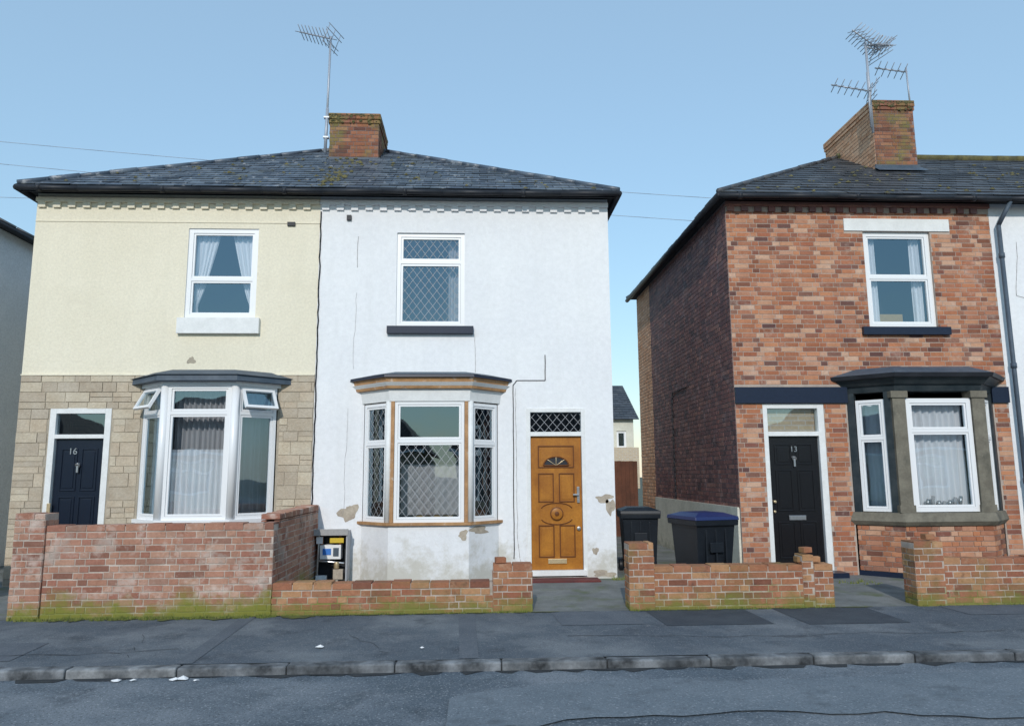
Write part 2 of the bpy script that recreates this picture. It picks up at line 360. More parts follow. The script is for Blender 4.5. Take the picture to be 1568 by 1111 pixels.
def roof_pair(house,x0,x1,xa,xb,za,ya=14.65,mat='slate',zE=6.0,ye=11.05,yb=18.3,seed=1,hw=(.26,.19)):
    m=MB('roof',house)
    A=(x0,ye,zE);B=(x1,ye,zE);C=(x1,yb,zE);Dd=(x0,yb,zE);P=(xa,ya,za);Q=(xb,ya,za)
    for f in ((A,B,Q,P),(B,C,Q),(C,Dd,P,Q),(Dd,A,P)): m.add([tuple(v) for v in f],[tuple(range(len(f)))],'under')
    V=Vector((0,ya-ye,za-zE));S=V.length
    slates(m,A,(1,0,0),V,S,lambda s:(xa-x0)*s/S,lambda s:(x1-x0)-(x1-xb)*s/S,x1-x0,hw[0],hw[1],mat,seed)
    for (P0,U,Vd,xl,xr,L) in (
        (Dd,(0,-1,0),Vector((xa-x0,0,za-zE)),lambda s,S2:(yb-ya)*s/S2,lambda s,S2:(yb-ye)-(ya-ye)*s/S2,yb-ye),
        (B,(0,1,0),Vector((xb-x1,0,za-zE)),lambda s,S2:(ya-ye)*s/S2,lambda s,S2:(yb-ye)-(yb-ya)*s/S2,yb-ye)):
        S2=Vd.length
        slates(m,P0,U,Vd,S2,(lambda s,f=xl,q=S2:f(s,q)),(lambda s,f=xr,q=S2:f(s,q)),L,hw[0],hw[1],mat,seed+3)
    up=Vector((0,0,.02))
    for a,b in ((A,P),(B,Q),(C,Q),(Dd,P)):
        ringtiles(m,Vector(a)+up,Vector(b)+up,.05,mat)
    if xb>xa+.1: ringtiles(m,Vector(P)+up,Vector(Q)+up,.09,'roof_moss' if mat=='slate_dark' else mat)
    rr=random.Random(seed)
    N=Vector((1,0,0)).cross(V).normalized(); Vn=V.normalized()
    for q in range(190):
        s=rr.uniform(.0,S*.95)*rr.random()**.4; lo=(xa-x0)*s/S+.1; hi=(x1-x0)-(x1-xb)*s/S-.1
        u=rr.uniform(lo,hi) if q<90 or mat!='slate' else (XP-x0+rr.gauss(.12,.13))
        c=Vector(A)+Vector((u,0,0))+Vn*s+N*.022; r=rr.uniform(.015,.05)
        ring=[tuple(c+Vector((math.cos(t),0,0))*r*rr.uniform(.7,1.3)+Vn*math.sin(t)*r*rr.uniform(.5,1)) for t in [6.283*i/7 for i in range(7)]]
        m.add(ring+[tuple(c+N*r*.6)],[(i,(i+1)%7,7) for i in range(7)],'roof_moss')
    m.done()
    g=MB('gutter',house)
    n=int((x1-x0)/.9)
    zz=[zE-.06+R(-.010,.010) for _ in range(n+1)]
    for i in range(n):
        g.cyl((x0+(x1-x0)*i/n,ye-.03,zz[i]),(x0+(x1-x0)*(i+1)/n,ye-.03,zz[i+1]),.042,'gutter',10)
        if i%2==0: g.cyl((x0+.3+(x1-x0)*i/n,ye-.03,zz[i]-.005),(x0+.36+(x1-x0)*i/n,ye-.03,zz[i]-.005),.055,'gutter',10)
    for xx in (x0,x1): g.cyl((xx,ye-.03,zE-.05),(xx,yb,zE-.05),.05,'gutter',8)
    g.box(W0,x0+.05,x1-.05,ye+.03,ye+.05,zE-.10,zE-.01,'gutter')
    g.quad((x0+.03,ye+.05,zE-.03),(x1-.03,ye+.05,zE-.03),(x1-.03,yb-.03,zE-.03),(x0+.03,yb-.03,zE-.03),'under')
    g.done()
def dentils(m,fr,u0,u1,z,mat,band=.05):
    m.box(fr,u0,u1,-.05,-.0025,z+.09,z+.16,mat)
    u=u0+.03
    while u<u1-.1:
        m.box(fr,u,u+.11,-.038,-.002,z+R(.0,.008),z+.0895,mat); u+=.225
def stonewall(m,fr,u0,u1,z0,z1,holes):
    rr=random.Random(3); z=z0
    while z<z1-.02:
        h=rr.choice((.1,.15,.15,.2)); h=min(h,z1-z)
        if z1-z-h<.07: h=z1-z
        u=u0
        while u<u1:
            w=rr.uniform(.16,.48); a,b=u,min(u+w,u1)
            for p,q in subtract(a,b,z+h/2,holes):
                if q-p>.04:
                    if h>.14 and rr.random()<.35:
                        m.box(fr,p+.005,q-.005,-.006-rr.uniform(0,.008),.01,z+.005,z+h/2-.004,'stone'); m.box(fr,p+.005,q-.005,-.006-rr.uniform(0,.008),.01,z+h/2+.004,z+h-.005,'stone')
                    else: m.box(fr,p+.005,q-.005,-.006-rr.uniform(0,.010),.01,z+.005,z+h-.005,'stone')
            u+=w
        z+=h
def chimney(house,x0,x1,y0,y1,zb,zt,side='brick_chimney'):
    m=MB('chimney',house)
    m.box(W0,x0,x1,y0,y1,zb,zt-.02,'mortar_dark')
    for i,(fr,L) in enumerate(((Fr(x0,y0),x1-x0),(Fr(x0,y1,0,-1),y1-y0),(Fr(x1,y0,0,1),y1-y0))):
        bricks(m,fr,0,L,zb,zt,side if i==1 else 'brick_chimney',seed=int(x0*10+L*7),proud=.004)
    zc=zt-.20
    for i,(o,z0,z1) in enumerate(((.02,zc,zc+.072),(.03,zc+.078,zt+.0))):
        for j,(fr,L) in enumerate(((Fr(x0-o,y0-o),x1-x0+2*o),(Fr(x0-o,y1+o,0,-1),y1-y0+2*o),(Fr(x1+o,y0-o,0,1),y1-y0+2*o))):
            bricks(m,fr,0.006,L-.006,z0,z1,side if j==1 else 'brick_chimney',seed=i+int(L*9),proud=.004,depth=.06)
    m.prism([(x0-.03,y0-.03),(x1+.03,y0-.03),(x1+.03,y1+.03),(x0-.03,y1+.03)],zt-.01,[(x0+.12,y0+.12),(x1-.12,y0+.12),(x1-.12,y1-.12),(x0+.12,y1-.12)],zt+.07,'roof_moss')
    for k in range(60):
        x=R(x0,x1);s=R(.015,.04);zq=zt-.03-R(0,1)**2*.2
        ring=[(x+s*math.cos(t)*R(.6,1.2),y0-.034,zq+s*.7*math.sin(t)*R(.6,1.2)) for t in [6.283*i/7 for i in range(7)]]
        m.add(ring+[(x,y0-.034-s*.5,zq)],[((i+1)%7,i,7) for i in range(7)],'roof_moss')
    m.box(W0,x0-.04,x1+.04,y0-.03,y0-.015,zb+.0,zb+.13,'lead')
    m.quad((x0-.08,y0-.22,zb-.055),(x1+.08,y0-.22,zb-.055),(x1+.08,y0-.02,zb+.09),(x0-.08,y0-.02,zb+.09),'lead')
    m.done()

# ================================================================ CREAM HOUSE
H1=empty('cream_house')
XL,XP,XR=-6.8,-2.46,2.10
m=MB('walls',H1)
hUp=(-4.47,-3.40,3.98,5.41); hD=(-6.33,-5.44,.10,2.61); hB=(-4.98,-3.00,.10,2.93)
wallh(m,FY,XL,XP,-.1,5.95,[hUp,hD,hB],'cream_render',zcuts=(3.10,),matf=lambda z:'cream_render' if z>3.10 else 'stone_mortar',rmat='white_wood')
stonewall(m,FY,XL,XP,.0,3.10,[(hD[0]-.02,hD[1]+.02,-.1,hD[3]+.02),(hB[0]-.03,hB[1]+.03,-1,3.2)])
m.box(FY,XL-.005,XP-.002,-.02,-.0025,3.101,3.12,'cream_render')
m.box(FY,XL,XP-.003,-.010,-.001,5.50,5.515,'cream_render')
dentils(m,FY,XL,XP-.003,5.72,'cream_render')
m.quad((XL,18,-.1),(XL,11.3,-.1),(XL,11.3,5.95),(XL,18,5.95),'cream_render')
m.quad((XP,18,-.1),(XL,18,-.1),(XL,18,5.95),(XP,18,5.95),'cream_render')
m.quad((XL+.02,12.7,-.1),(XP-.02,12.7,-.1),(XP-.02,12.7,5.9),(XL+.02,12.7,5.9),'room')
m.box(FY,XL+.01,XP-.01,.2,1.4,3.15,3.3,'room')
blob(m,FY,-4.32,3.33,.05,.06,'stone_mortar',3)
m.done()
m=MB('vents',H1)
m.box(FY,-2.96,-2.84,-.03,-.002,5.46,5.52,'gutter')
m.done()
m=MB('upper_window',H1)
window(m,FY,*hUp,d=.02,fw=.07,zs=(4.60,),sash=.03)
m.box(FY,-4.55,-3.32,-.07,.02,3.74,3.98,'white_wood')
for sx in (0,1):
    def fn(t,sx=sx):
        w=.09+.34*max(0,t-.15)**.8 if t>.15 else .09+.14*(.15-t)
        return (-4.42,-4.42+w) if sx==0 else (-3.45-w,-3.45)
    curtain(m,FY,0,0,4.02,5.36,.16,folds=5,amp=.015,fn=fn,nz=24)
m.done()
m=MB('front_door',H1)
fm='white_wood'
m.box(FY,-6.33,-6.24,-.01,.10,.1,2.61,fm); m.box(FY,-5.53,-5.44,-.01,.10,.1,2.61,fm)
m.box(FY,-6.24,-5.53,-.01,.10,2.53,2.61,fm); m.box(FY,-6.24,-5.53,-.01,.10,2.16,2.22,fm)
m.quad(FY.p(-6.24,.05,2.22),FY.p(-5.53,.05,2.22),FY.p(-5.53,.05,2.53),FY.p(-6.24,.05,2.53),'glass')
paneldoor(m,FY,-6.23,-5.54,.15,2.155,.05,'navy_door',[(.12,.46,.62,.93),(.54,.88,.62,.93),(.12,.46,.34,.58),(.54,.88,.34,.58),(.12,.46,.06,.3),(.54,.88,.06,.3)])
m.cyl(FY.p(-5.885,.03,1.78),FY.p(-5.885,.0,1.76),.035,'steel',12); m.box(FY,-5.90,-5.87,.0,.03,1.66,1.77,'steel')
m.box(FY,-6.26,-6.21,-.03,-.01,1.0,1.22,'brass')
m.done(.004)
text('16',.13,(-5.98,11.335,1.93),'steel',H1,'door_number')
def bayframes(xl,a,b,xr,yf,y0=11.3): return Fr(xl,y0,a-xl,yf-y0),math.hypot(a-xl,yf-y0),Fr(a,yf),b-a,Fr(b,yf,xr-b,y0-yf),math.hypot(xr-b,y0-yf)
def baypoly(xl,a,b,xr,yf,o,y0=11.3): return [(xl-o*1.3,y0),(a-o*.45,yf-o),(b+o*.45,yf-o),(xr+o*1.3,y0)]
bx=(-4.99,-4.50,-3.50,-2.99); yf=10.85
m=MB('bay_window',H1)
f1,L1,f2,L2,f3,L3=bayframes(*bx,yf)
m.prism(baypoly(*bx,yf,0),.0,baypoly(*bx,yf,0),.93,'stone')
m.prism(baypoly(*bx,yf,.05),.93,baypoly(*bx,yf,.05),.985,'upvc')
window(m,f2,.05,L2-.05,.985,2.90,d=.0,fw=.05,zs=(2.50,))
window(m,f1,.03,L1-.05,.985,2.90,d=.0,fw=.05,zs=(2.50,)); window(m,f3,.05,L3-.03,.985,2.90,d=.0,fw=.05,zs=(2.50,))
for x in (bx[1],bx[2]): m.cyl((x,yf+.03,.985),(x,yf+.03,2.90),.062,'upvc',10)
m.prism(baypoly(*bx,yf,.03),2.90,baypoly(*bx,yf,.03),2.955,'upvc')
m.prism(baypoly(*bx,yf,.15),2.955,baypoly(*bx,yf,.14),3.04,'lead')
m.prism(baypoly(*bx,yf,.17),3.04,baypoly(*bx,yf,-.1),3.14,'lead')
for fr,L in ((f1,L1),(f3,L3)):
    piv=Vector(fr.p(0,0,2.83)); ax=Vector((fr.t[0],fr.t[1],0))
    m.xf=Matrix.Translation(piv)@Matrix.Rotation(math.radians(-28),4,ax)@Matrix.Translation(-piv)
    a,b,c,e=.09,L-.09,2.52,2.84
    for bb in ((a,a+.04,c,e),(b-.04,b,c,e),(a+.04,b-.04,c,c+.04),(a+.04,b-.04,e-.04,e)): m.box(fr,bb[0],bb[1],-.05,-.01,bb[2],bb[3],'upvc')
    m.quad(fr.p(a+.04,-.03,c+.04),fr.p(b-.04,-.03,c+.04),fr.p(b-.04,-.03,e-.04),fr.p(a+.04,-.03,e-.04),'glass')
    m.xf=None
curtain(m,f2,.05,L2-.05,1.0,1.98,.16,folds=11,amp=.03)
curtain(m,f2,.06,L2-.06,1.0,2.88,.30,mat='curtain_mid',folds=12,amp=.035)
curtain(m,f3,.15,L3-.02,1.0,2.88,.22,mat='curtain_mid',folds=4,amp=.03)
curtain(m,f1,.05,L1-.1,1.0,2.88,.16,folds=5,amp=.02)
m.done()
roof_pair(H1,-6.97,2.24,-2.45,-2.43,8.30,seed=5)
chimney(H1,-2.79,-1.87,13.4,14.55,7.40,8.42)

# ================================================================ WHITE HOUSE
H2=empty('white_house')
m=MB('walls',H2)
hUp=(-1.25,-.19,3.86,5.37); hD=(.76,1.66,.08,2.59); hB=(-1.70,.32,.06,2.95)
wallh(m,FY,XP,XR,-.1,5.95,[hUp,hD,hB],'white_paint')
dentils(m,FY,XP+.003,XR,5.72,'white_paint')
m.quad((XR,11.3,-.1),(XR,18,-.1),(XR,18,5.95),(XR,11.3,5.95),'white_paint')
m.quad((XR,18,-.1),(XP,18,-.1),(XP,18,5.95),(XR,18,5.95),'white_paint')
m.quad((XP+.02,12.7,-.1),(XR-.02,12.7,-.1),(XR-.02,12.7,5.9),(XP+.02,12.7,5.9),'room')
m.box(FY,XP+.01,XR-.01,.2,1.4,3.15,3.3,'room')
blob(m,FY,-1.90,1.04,.12,.13,'bare_render',1); blob(m,FY,1.93,1.22,.12,.06,'bare_render',2); blob(m,FY,2.02,1.1,.06,.13,'bare_render',4)
blob(m,FY,1.78,.45,.04,.06,'bare_render',8); blob(m,FY,1.9,.12,.16,.05,'bare_render',9); blob(m,FY,.5,.14,.1,.05,'bare_render',19)
m.done()
m=MB('cables_and_cracks',H2)
crack(m,FY,[(.56,.35),(.56,1.6),(.56,2.95),(.62,3.02),(1.06,3.02),(1.06,3.42)],.007,jit=.004)
crack(m,FY,[(.70,.1),(.62,.5),(.60,1.2),(.60,2.9)],.003,'crack_grey')
crack(m,FY,[(-1.86,5.3),(-1.86,4.8)],.004,'crack_grey',jit=.006); crack(m,FY,[(-1.89,3.2),(-1.86,4.4)],.002,'crack_grey')
crack(m,FY,[(-.03,3.75),(-.02,3.15)],.003,'crack_grey',jit=.006)
crack(m,FY,[(-1.98,1.0),(-1.95,2.6)],.002,'crack_grey')
crack(m,FY,[(XP+.02,.9),(XP+.02,3.2),(XP+.015,5.7)],.011,jit=.008,d=-.008)
m.box(FY,-2.04,-1.97,-.04,-.002,5.56,5.64,'gutter')
m.done()
m=MB('upper_window',H2)
window(m,FY,*hUp,d=.03,fw=.06,zs=(4.90,),sash=.035,lead=(0,1),fm='upvc')
m.box(FY,-1.38,-.05,-.08,.03,3.745,3.86,'navy_paint')
curtain(m,FY,-.45,-.25,3.95,5.3,.25,mat='curtain_mid',folds=5)
m.done()
m=MB('front_door',H2)
m.box(FY,.76,.82,-.012,.10,.08,2.59,fm); m.box(FY,1.60,1.66,-.012,.10,.08,2.59,fm)
m.box(FY,.82,1.60,-.012,.10,2.53,2.59,fm); m.box(FY,.82,1.60,-.012,.10,2.165,2.23,fm)
m.quad(FY.p(.82,.05,2.23),FY.p(1.60,.05,2.23),FY.p(1.60,.05,2.53),FY.p(.82,.05,2.53),'glass')
lattice(m,FY,.82,1.60,2.23,2.53,.045,.13,.15)
D0,D1,Z0,Z1=.825,1.595,.18,2.16
paneldoor(m,FY,D0,D1,Z0,Z1,.04,'oak_door',[(.14,.45,.50,.72),(.55,.86,.50,.72),(.14,.45,.09,.33),(.55,.86,.09,.33),(.14,.86,.76,.93)],groove='oak_groove')
cx=(D0+D1)/2
m.cyl(FY.p(cx,.04,1.00),FY.p(cx,.018,1.00),.10,'oak_groove',24); m.cyl(FY.p(cx,.03,1.00),FY.p(cx,.01,1.00),.085,'oak_door',24); m.cyl(FY.p(cx,.02,1.00),FY.p(cx,.003,1.00),.035,'oak_groove',16)
for sg in (1,-1):
    for k in range(8):
        t0=math.pi*(.08+.105*k);t1=math.pi*(.08+.105*(k+1))
        a=(cx-.24*math.cos(t0),1.0+sg*(.06+.10*math.sin(t0)));b=(cx-.24*math.cos(t1),1.0+sg*(.06+.10*math.sin(t1)))
        m.cyl(FY.p(a[0],.036,a[1]),FY.p(b[0],.036,b[1]),.009,'oak_groove',6)
fan=[FY.p(cx-.19*math.cos(math.pi*k/14),.024,1.72+.13*math.sin(math.pi*k/14)) for k in range(15)]
m.add(fan,[tuple(range(15))],'gutter')
for k in range(14): m.cyl(fan[k],fan[k+1],.012,'oak_groove',6)
m.cyl(fan[0],fan[-1],.012,'oak_groove',6)
for k in (3.5,7,10.5): m.cyl(FY.p(cx,.02,1.72),FY.p(cx-.19*math.cos(math.pi*k/14),.02,1.72+.13*math.sin(math.pi*k/14)),.006,'brass',5)
m.box(FY,cx-.14,cx+.14,.02,.039,.27,.34,'brass')
m.box(FY,D1-.075,D1-.035,.015,.039,1.16,1.40,'steel'); m.box(FY,D1-.14,D1-.05,-.02,.0,1.27,1.295,'steel'); m.cyl(FY.p(D1-.055,.04,.78),FY.p(D1-.055,.01,.78),.03,'steel',12)
m.box(FY,.78,1.64,-.05,.14,.1,.178,'white_wood'); m.box(FY,.70,1.80,-.35,-.0025,-.02,.07,'step_red')
m.done(.003)
bx=(-1.71,-1.26,-.11,.33)
m=MB('bay_window',H2)
f1,L1,f2,L2,f3,L3=bayframes(*bx,yf)
m.prism(baypoly(*bx,yf,0),.0,baypoly(*bx,yf,0),.88,'white_paint')
m.prism(baypoly(*bx,yf,.05),.88,baypoly(*bx,yf,.05),.92,'brown_wood')
window(m,f2,.07,L2-.07,.92,2.66,d=.0,fw=.045,zs=(2.08,),lead=(0,))
window(m,f1,.03,L1-.06,.92,2.64,d=.0,fw=.045,zs=(2.05,),lead=(0,1)); window(m,f3,.06,L3-.03,.92,2.64,d=.0,fw=.045,zs=(2.05,),lead=(0,1))
for x,o in ((bx[1],.04),(bx[2],-.04)):
    m.box(W0,x+o-.025,x+o+.025,yf-.02,yf+.06,.922,2.66,'brown_wood')
    m.cyl((x-o*.4,yf+.035,.922),(x-o*.4,yf+.035,2.66),.05,'white_wood',8)
m.prism(baypoly(*bx,yf,.02),2.66,baypoly(*bx,yf,.04),2.84,'white_wood')
m.prism(baypoly(*bx,yf,.09),2.842,baypoly(*bx,yf,.13),3.0,'brown_wood')
m.prism(baypoly(*bx,yf,.10),2.88,baypoly(*bx,yf,.145),2.93,'white_wood')
m.prism(baypoly(*bx,yf,.17),3.0,baypoly(*bx,yf,.16),3.035,'navy_paint')
m.prism(baypoly(*bx,yf,.17),3.037,baypoly(*bx,yf,-.12),3.11,'lead')
blob(m,f3,.20,.80,.2,.05,'bare_render',5,d=-.003); blob(m,f2,L2-.08,.74,.07,.06,'bare_render',6,d=-.003)
curtain(m,f2,.12,L2-.12,1.0,1.75,.55,mat='curtain_mid',folds=4)
m.box(f2,.3,.9,.6,.9,.9,1.5,'ochre')
m.done()

# ================================================================ BRICK HOUSE
H3=empty('brick_house')
BL,BRR=4.02,8.42
hUp=(6.27,7.39,3.87,5.46); hD=(4.45,5.42,.12,2.65); hB=(5.80,8.16,.0,3.10)
m=MB('front_wall',H3)
wallh(m,FY,BL,BRR,-.1,5.95,[hUp,hD,hB],'mortar')
bricks(m,FY,BL,BRR,-.05,5.78,'brick_house',holes=[hUp,hD,(5.78,8.18,-1,3.12),(5.96,7.72,5.46,5.67),(BL-1,9,2.655,2.915)],seed=4)
m.done()
m=MB('side_wall',H3)
fs=Fr(BL,18,0,-1)
m.quad(fs.p(0,0,-.1),fs.p(6.7,0,-.1),fs.p(6.7,0,5.95),fs.p(0,0,5.95),'mortar_dark')
bricks(m,fs,1.36,6.69,1.05,5.93,'brick_side',seed=9,proud=.004)  # dark brick carries this wall's shade in its colour
bricks(m,fs,0.01,1.35,.1,5.93,'brick_sunlit',seed=10,proud=.004)  # sunlit far end of the wall, painted as lighter brick
m.box(fs,1.4,6.66,-.035,-.001,-.1,1.07,'cream_plinth')
m.quad((BRR,18,-.1),(BL,18,-.1),(BL,18,5.95),(BRR,18,5.95),'mortar')
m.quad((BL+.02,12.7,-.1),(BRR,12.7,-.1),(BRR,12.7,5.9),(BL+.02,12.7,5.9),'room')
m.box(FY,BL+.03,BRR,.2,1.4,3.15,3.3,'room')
crack(m,fs,[(3.1,1.1),(3.1,3.2),(4.2,3.22)],.01,d=-.02,jit=.002)
m.done()
m=MB('trim',H3)
dentils(m,FY,BL,BRR,5.77,'brick_side')
m.box(FY,5.96,7.72,-.02,-.001,5.465,5.67,'white_wood')
m.box(FY,BL+.0,5.80,-.045,-.001,2.66,2.91,'navy_paint'); m.box(FY,8.14,BRR,-.045,-.001,2.66,2.91,'navy_paint')
m.done()
m=MB('upper_window',H3)
window(m,FY,*hUp,d=.04,fw=.075,zs=(4.70,),sash=.03)
m.box(FY,6.13,7.56,-.07,.04,3.745,3.87,'navy_paint')
for a,b in ((6.36,6.55),(7.12,7.3)): curtain(m,FY,a,b,3.95,5.4,.18,mat='curtain',folds=3)
m.box(FY,6.5,7.0,.3,.5,3.9,4.15,'ochre')
m.done()
m=MB('front_door',H3)
m.box(FY,4.45,4.52,.0,.12,.12,2.65,fm); m.box(FY,5.32,5.42,.0,.12,.12,2.65,fm)
m.box(FY,4.52,5.32,.0,.12,2.58,2.65,fm); m.box(FY,4.52,5.32,.0,.12,2.15,2.22,fm)
m.quad(FY.p(4.52,.06,2.22),FY.p(5.32,.06,2.22),FY.p(5.32,.06,2.58),FY.p(4.52,.06,2.58),'glass')
m.quad(FY.p(4.52,.13,2.22),FY.p(5.32,.13,2.22),FY.p(5.32,.13,2.58),FY.p(4.52,.13,2.58),'buff_brick')
paneldoor(m,FY,4.525,5.315,.18,2.145,.06,'black_door',[(.12,.45,.78,.94),(.55,.88,.78,.94),(.12,.45,.42,.74),(.55,.88,.42,.74),(.12,.45,.06,.34),(.55,.88,.06,.34)])
m.box(FY,4.79,5.05,.035,.059,.87,.94,'steel'); m.cyl(FY.p(4.92,.06,1.82),FY.p(4.92,.02,1.80),.035,'steel',12); m.box(FY,4.905,4.935,.02,.05,1.68,1.80,'steel')
m.cyl(FY.p(4.57,.06,1.15),FY.p(4.57,.0,1.15),.022,'brass',10); m.cyl(FY.p(4.57,.06,1.0),FY.p(4.57,.03,1.0),.02,'brass',10)
m.box(FY,4.4,5.5,-.3,-.012,-.02,.12,'navy_paint')
m.done(.004)
text('13',.12,(4.92,11.34,1.91),'steel',H3,'door_number')
bx=(5.82,6.32,7.66,8.14)
m=MB('bay_window',H3)
f1,L1,f2,L2,f3,L3=bayframes(*bx,yf)
m.prism(baypoly(*bx,yf,-.01),.0,baypoly(*bx,yf,-.01),.84,'mortar')
for fr,L in ((f1,L1),(f2,L2),(f3,L3)): bricks(m,fr,.0,L,.12,.80,'brick_house',seed=int(L*31),depth=.02,proud=.0)
m.prism(baypoly(*bx,yf,.012),.0,baypoly(*bx,yf,.012),.12,'navy_paint')
m.prism(baypoly(*bx,yf,.03),.80,baypoly(*bx,yf,.08),.86,'dark_stone'); m.prism(baypoly(*bx,yf,.08),.862,baypoly(*bx,yf,.04),.99,'dark_stone')
for x in (bx[1]+.05,bx[2]-.05):
    m.box(W0,x-.10,x+.10,yf-.01,yf+.16,.99,2.70,'dark_stone'); m.box(W0,x-.13,x+.13,yf-.035,yf+.17,2.70,2.80,'dark_stone'); m.box(W0,x-.12,x+.12,yf-.025,yf+.165,.992,1.10,'dark_stone')
m.box(f1,-.01,.09,-.01,.12,.99,2.80,'green_black'); m.box(f3,L3-.09,L3+.01,-.01,.12,.99,2.80,'green_black')
m.box(f1,L1-.16,L1-.06,-.005,.12,.99,2.80,'green_black')
window(m,f2,.16,L2-.16,1.0,2.69,d=.02,fw=.07,zs=(2.2,)); window(m,f1,.10,L1-.165,1.0,2.69,d=.02,fw=.045,zs=(2.1,)); window(m,f3,.16,L3-.10,1.0,2.69,d=.02,fw=.045,zs=(2.1,))
m.prism(baypoly(*bx,yf,.0),2.80,baypoly(*bx,yf,.03),2.90,'green_black')
m.prism(baypoly(*bx,yf,.06),2.90,baypoly(*bx,yf,.15),3.0,'green_black'); m.prism(baypoly(*bx,yf,.19),3.0,baypoly(*bx,yf,.21),3.06,'gutter')
m.prism(baypoly(*bx,yf,.2),3.062,baypoly(*bx,yf,-.12),3.19,'lead')
curtain(m,f2,.2,L2-.2,1.05,2.65,.20,folds=9,amp=.03)
curtain(m,f1,.12,L1-.1,1.05,2.65,.2,folds=4,amp=.02)
for k in range(7):
    x=6.75+k*.085; m.cyl((x,yf+.12,1.08),(x+.02,yf+.12,1.08+R(.05,.16)),.025,'curtain_mid' if k%2 else 'steel',8)
m.done()
roof_pair(H3,3.84,17.2,7.70,13.4,8.22,mat='slate_dark',seed=8,hw=(.30,.25))
chimney(H3,7.74,8.56,13.25,15.2,7.33,8.80,side='brick_sunlit')  # left face gets the lighter brick as painted sunlight

# right neighbour
H4=empty('rendered_house')
m=MB('walls',H4)
h1=(10.2,11.3,3.85,5.45);h2=(10.0,11.6,.95,2.7);h3=(13.2,14.1,.1,2.6)
wallh(m,FY,BRR+.001,17.0,-.1,5.95,[h1,h2,h3],'white_paint')
m.quad((17,11.3,-.1),(17,18,-.1),(17,18,5.95),(17,11.3,5.95),'white_paint'); m.quad((17,18,-.1),(BRR,18,-.1),(BRR,18,5.95),(17,18,5.95),'white_paint')
m.quad((BRR,12.7,-.1),(17,12.7,-.1),(17,12.7,5.9),(BRR,12.7,5.9),'room')
crack(m,FY,[(8.85,5.3),(8.75,4.4),(9.1,4.3)],.004,'crack_grey')
m.done()
m=MB('windows_and_door',H4)
window(m,FY,*h1,zs=(4.7,)); window(m,FY,*h2,zs=(2.2,),us=(10.8,)); paneldoor(m,FY,h3[0],h3[1],.1,2.6,.05,'navy_door',[(.12,.46,.5,.93),(.54,.88,.5,.93)])
m.done()
m=MB('downpipe',H4)
m.cyl((8.50,11.2,0),(8.50,11.2,5.55),.034,'lead',10); m.cyl((8.50,11.2,5.55),(8.62,11.04,5.9),.034,'lead',10)
for z in (1.4,3.2,5.0): m.cyl((8.50,11.2,z),(8.50,11.2,z+.08),.045,'lead',10)
m.done()

# left neighbour
H5=empty('rendered_house')
m=MB('walls',H5)
LX=-8.42
h1=(-11,-9.9,3.85,5.45);h2=(-11.5,-9.9,.95,2.7);h3=(-13.6,-12.7,.1,2.6)
wallh(m,FY,-17.,LX,-.1,5.95,[h1,h2,h3],'grey_render')
m.quad((LX,11.3,-.1),(LX,18,-.1),(LX,18,5.95),(LX,11.3,5.95),'grey_render'); m.quad((-17,18,-.1),(-17,11.3,-.1),(-17,11.3,5.95),(-17,18,5.95),'grey_render')
m.quad((LX,18,-.1),(-17,18,-.1),(-17,18,5.95),(LX,18,5.95),'grey_render'); m.quad((-17,12.7,-.1),(LX,12.7,-.1),(LX,12.7,5.9),(-17,12.7,5.9),'room')
m.done()
m=MB('windows_and_door',H5)
window(m,FY,*h1,zs=(4.7,)); window(m,FY,*h2,zs=(2.2,)); paneldoor(m,FY,h3[0],h3[1],.1,2.6,.05,'black_door',[(.12,.46,.5,.93),(.54,.88,.5,.93)])
m.done()
roof_pair(H5,-17.2,LX+.15,-13,-12.4,8.2,mat='slate_dark',seed=15)

# antennas
m=MB('tv_antenna')
m.cyl((-2.86,13.36,7.6),(-2.84,13.36,8.5),.03,'alu',8); m.cyl((-2.85,13.36,7.9),(-2.82,13.36,9.98),.022,'alu',8)
yagi(m,(-2.80,13.36,9.93),(-1,.35,.42),.78,9,.40)
for z in (7.9,8.3): m.box(W0,-2.9,-2.80,13.33,13.41,z,z+.03,'alu')
m.done()
m=MB('tv_antenna')
m.cyl((7.70,13.2,8.1),(7.69,13.2,10.0),.024,'alu',8)
yagi(m,(8.05,13.3,9.9),(-1,-.3,.45),.75,9,.46); yagi(m,(7.75,13.2,9.95),(1,.3,.15),.55,7,.42,refl=False)
m.cyl((7.7,13.2,9.9),(8.05,13.3,9.9),.014,'alu',6)
m.done()
m=MB('tv_antenna')
m.cyl((7.66,13.18,8.2),(7.66,13.18,9.35),.018,'alu',8); yagi(m,(7.72,13.18,8.95),(-1,.1,.22),.78,6,.34); m.done()
m=MB('tv_antenna')
m.cyl((8.62,13.4,8.7),(8.60,13.4,9.6),.016,'alu',8); yagi(m,(8.62,13.4,9.5),(-1,.2,.25),.62,5,.34,refl=False); m.done()

for (a,b) in (((-30,20,12.35),(26,20,8.5)),((-30,20.5,11.95),(26,20.5,7.9)),((-30,20.2,10.8),(-7,20.2,9.2))):
    m=MB('overhead_wire'); N=40
    P=[Vector(a).lerp(Vector(b),i/N)-Vector((0,0,.5*math.sin(math.pi*i/N))) for i in range(N+1)]
    for p,q in zip(P,P[1:]): m.cyl(p,q,.009,'wire',5)
    m.done()

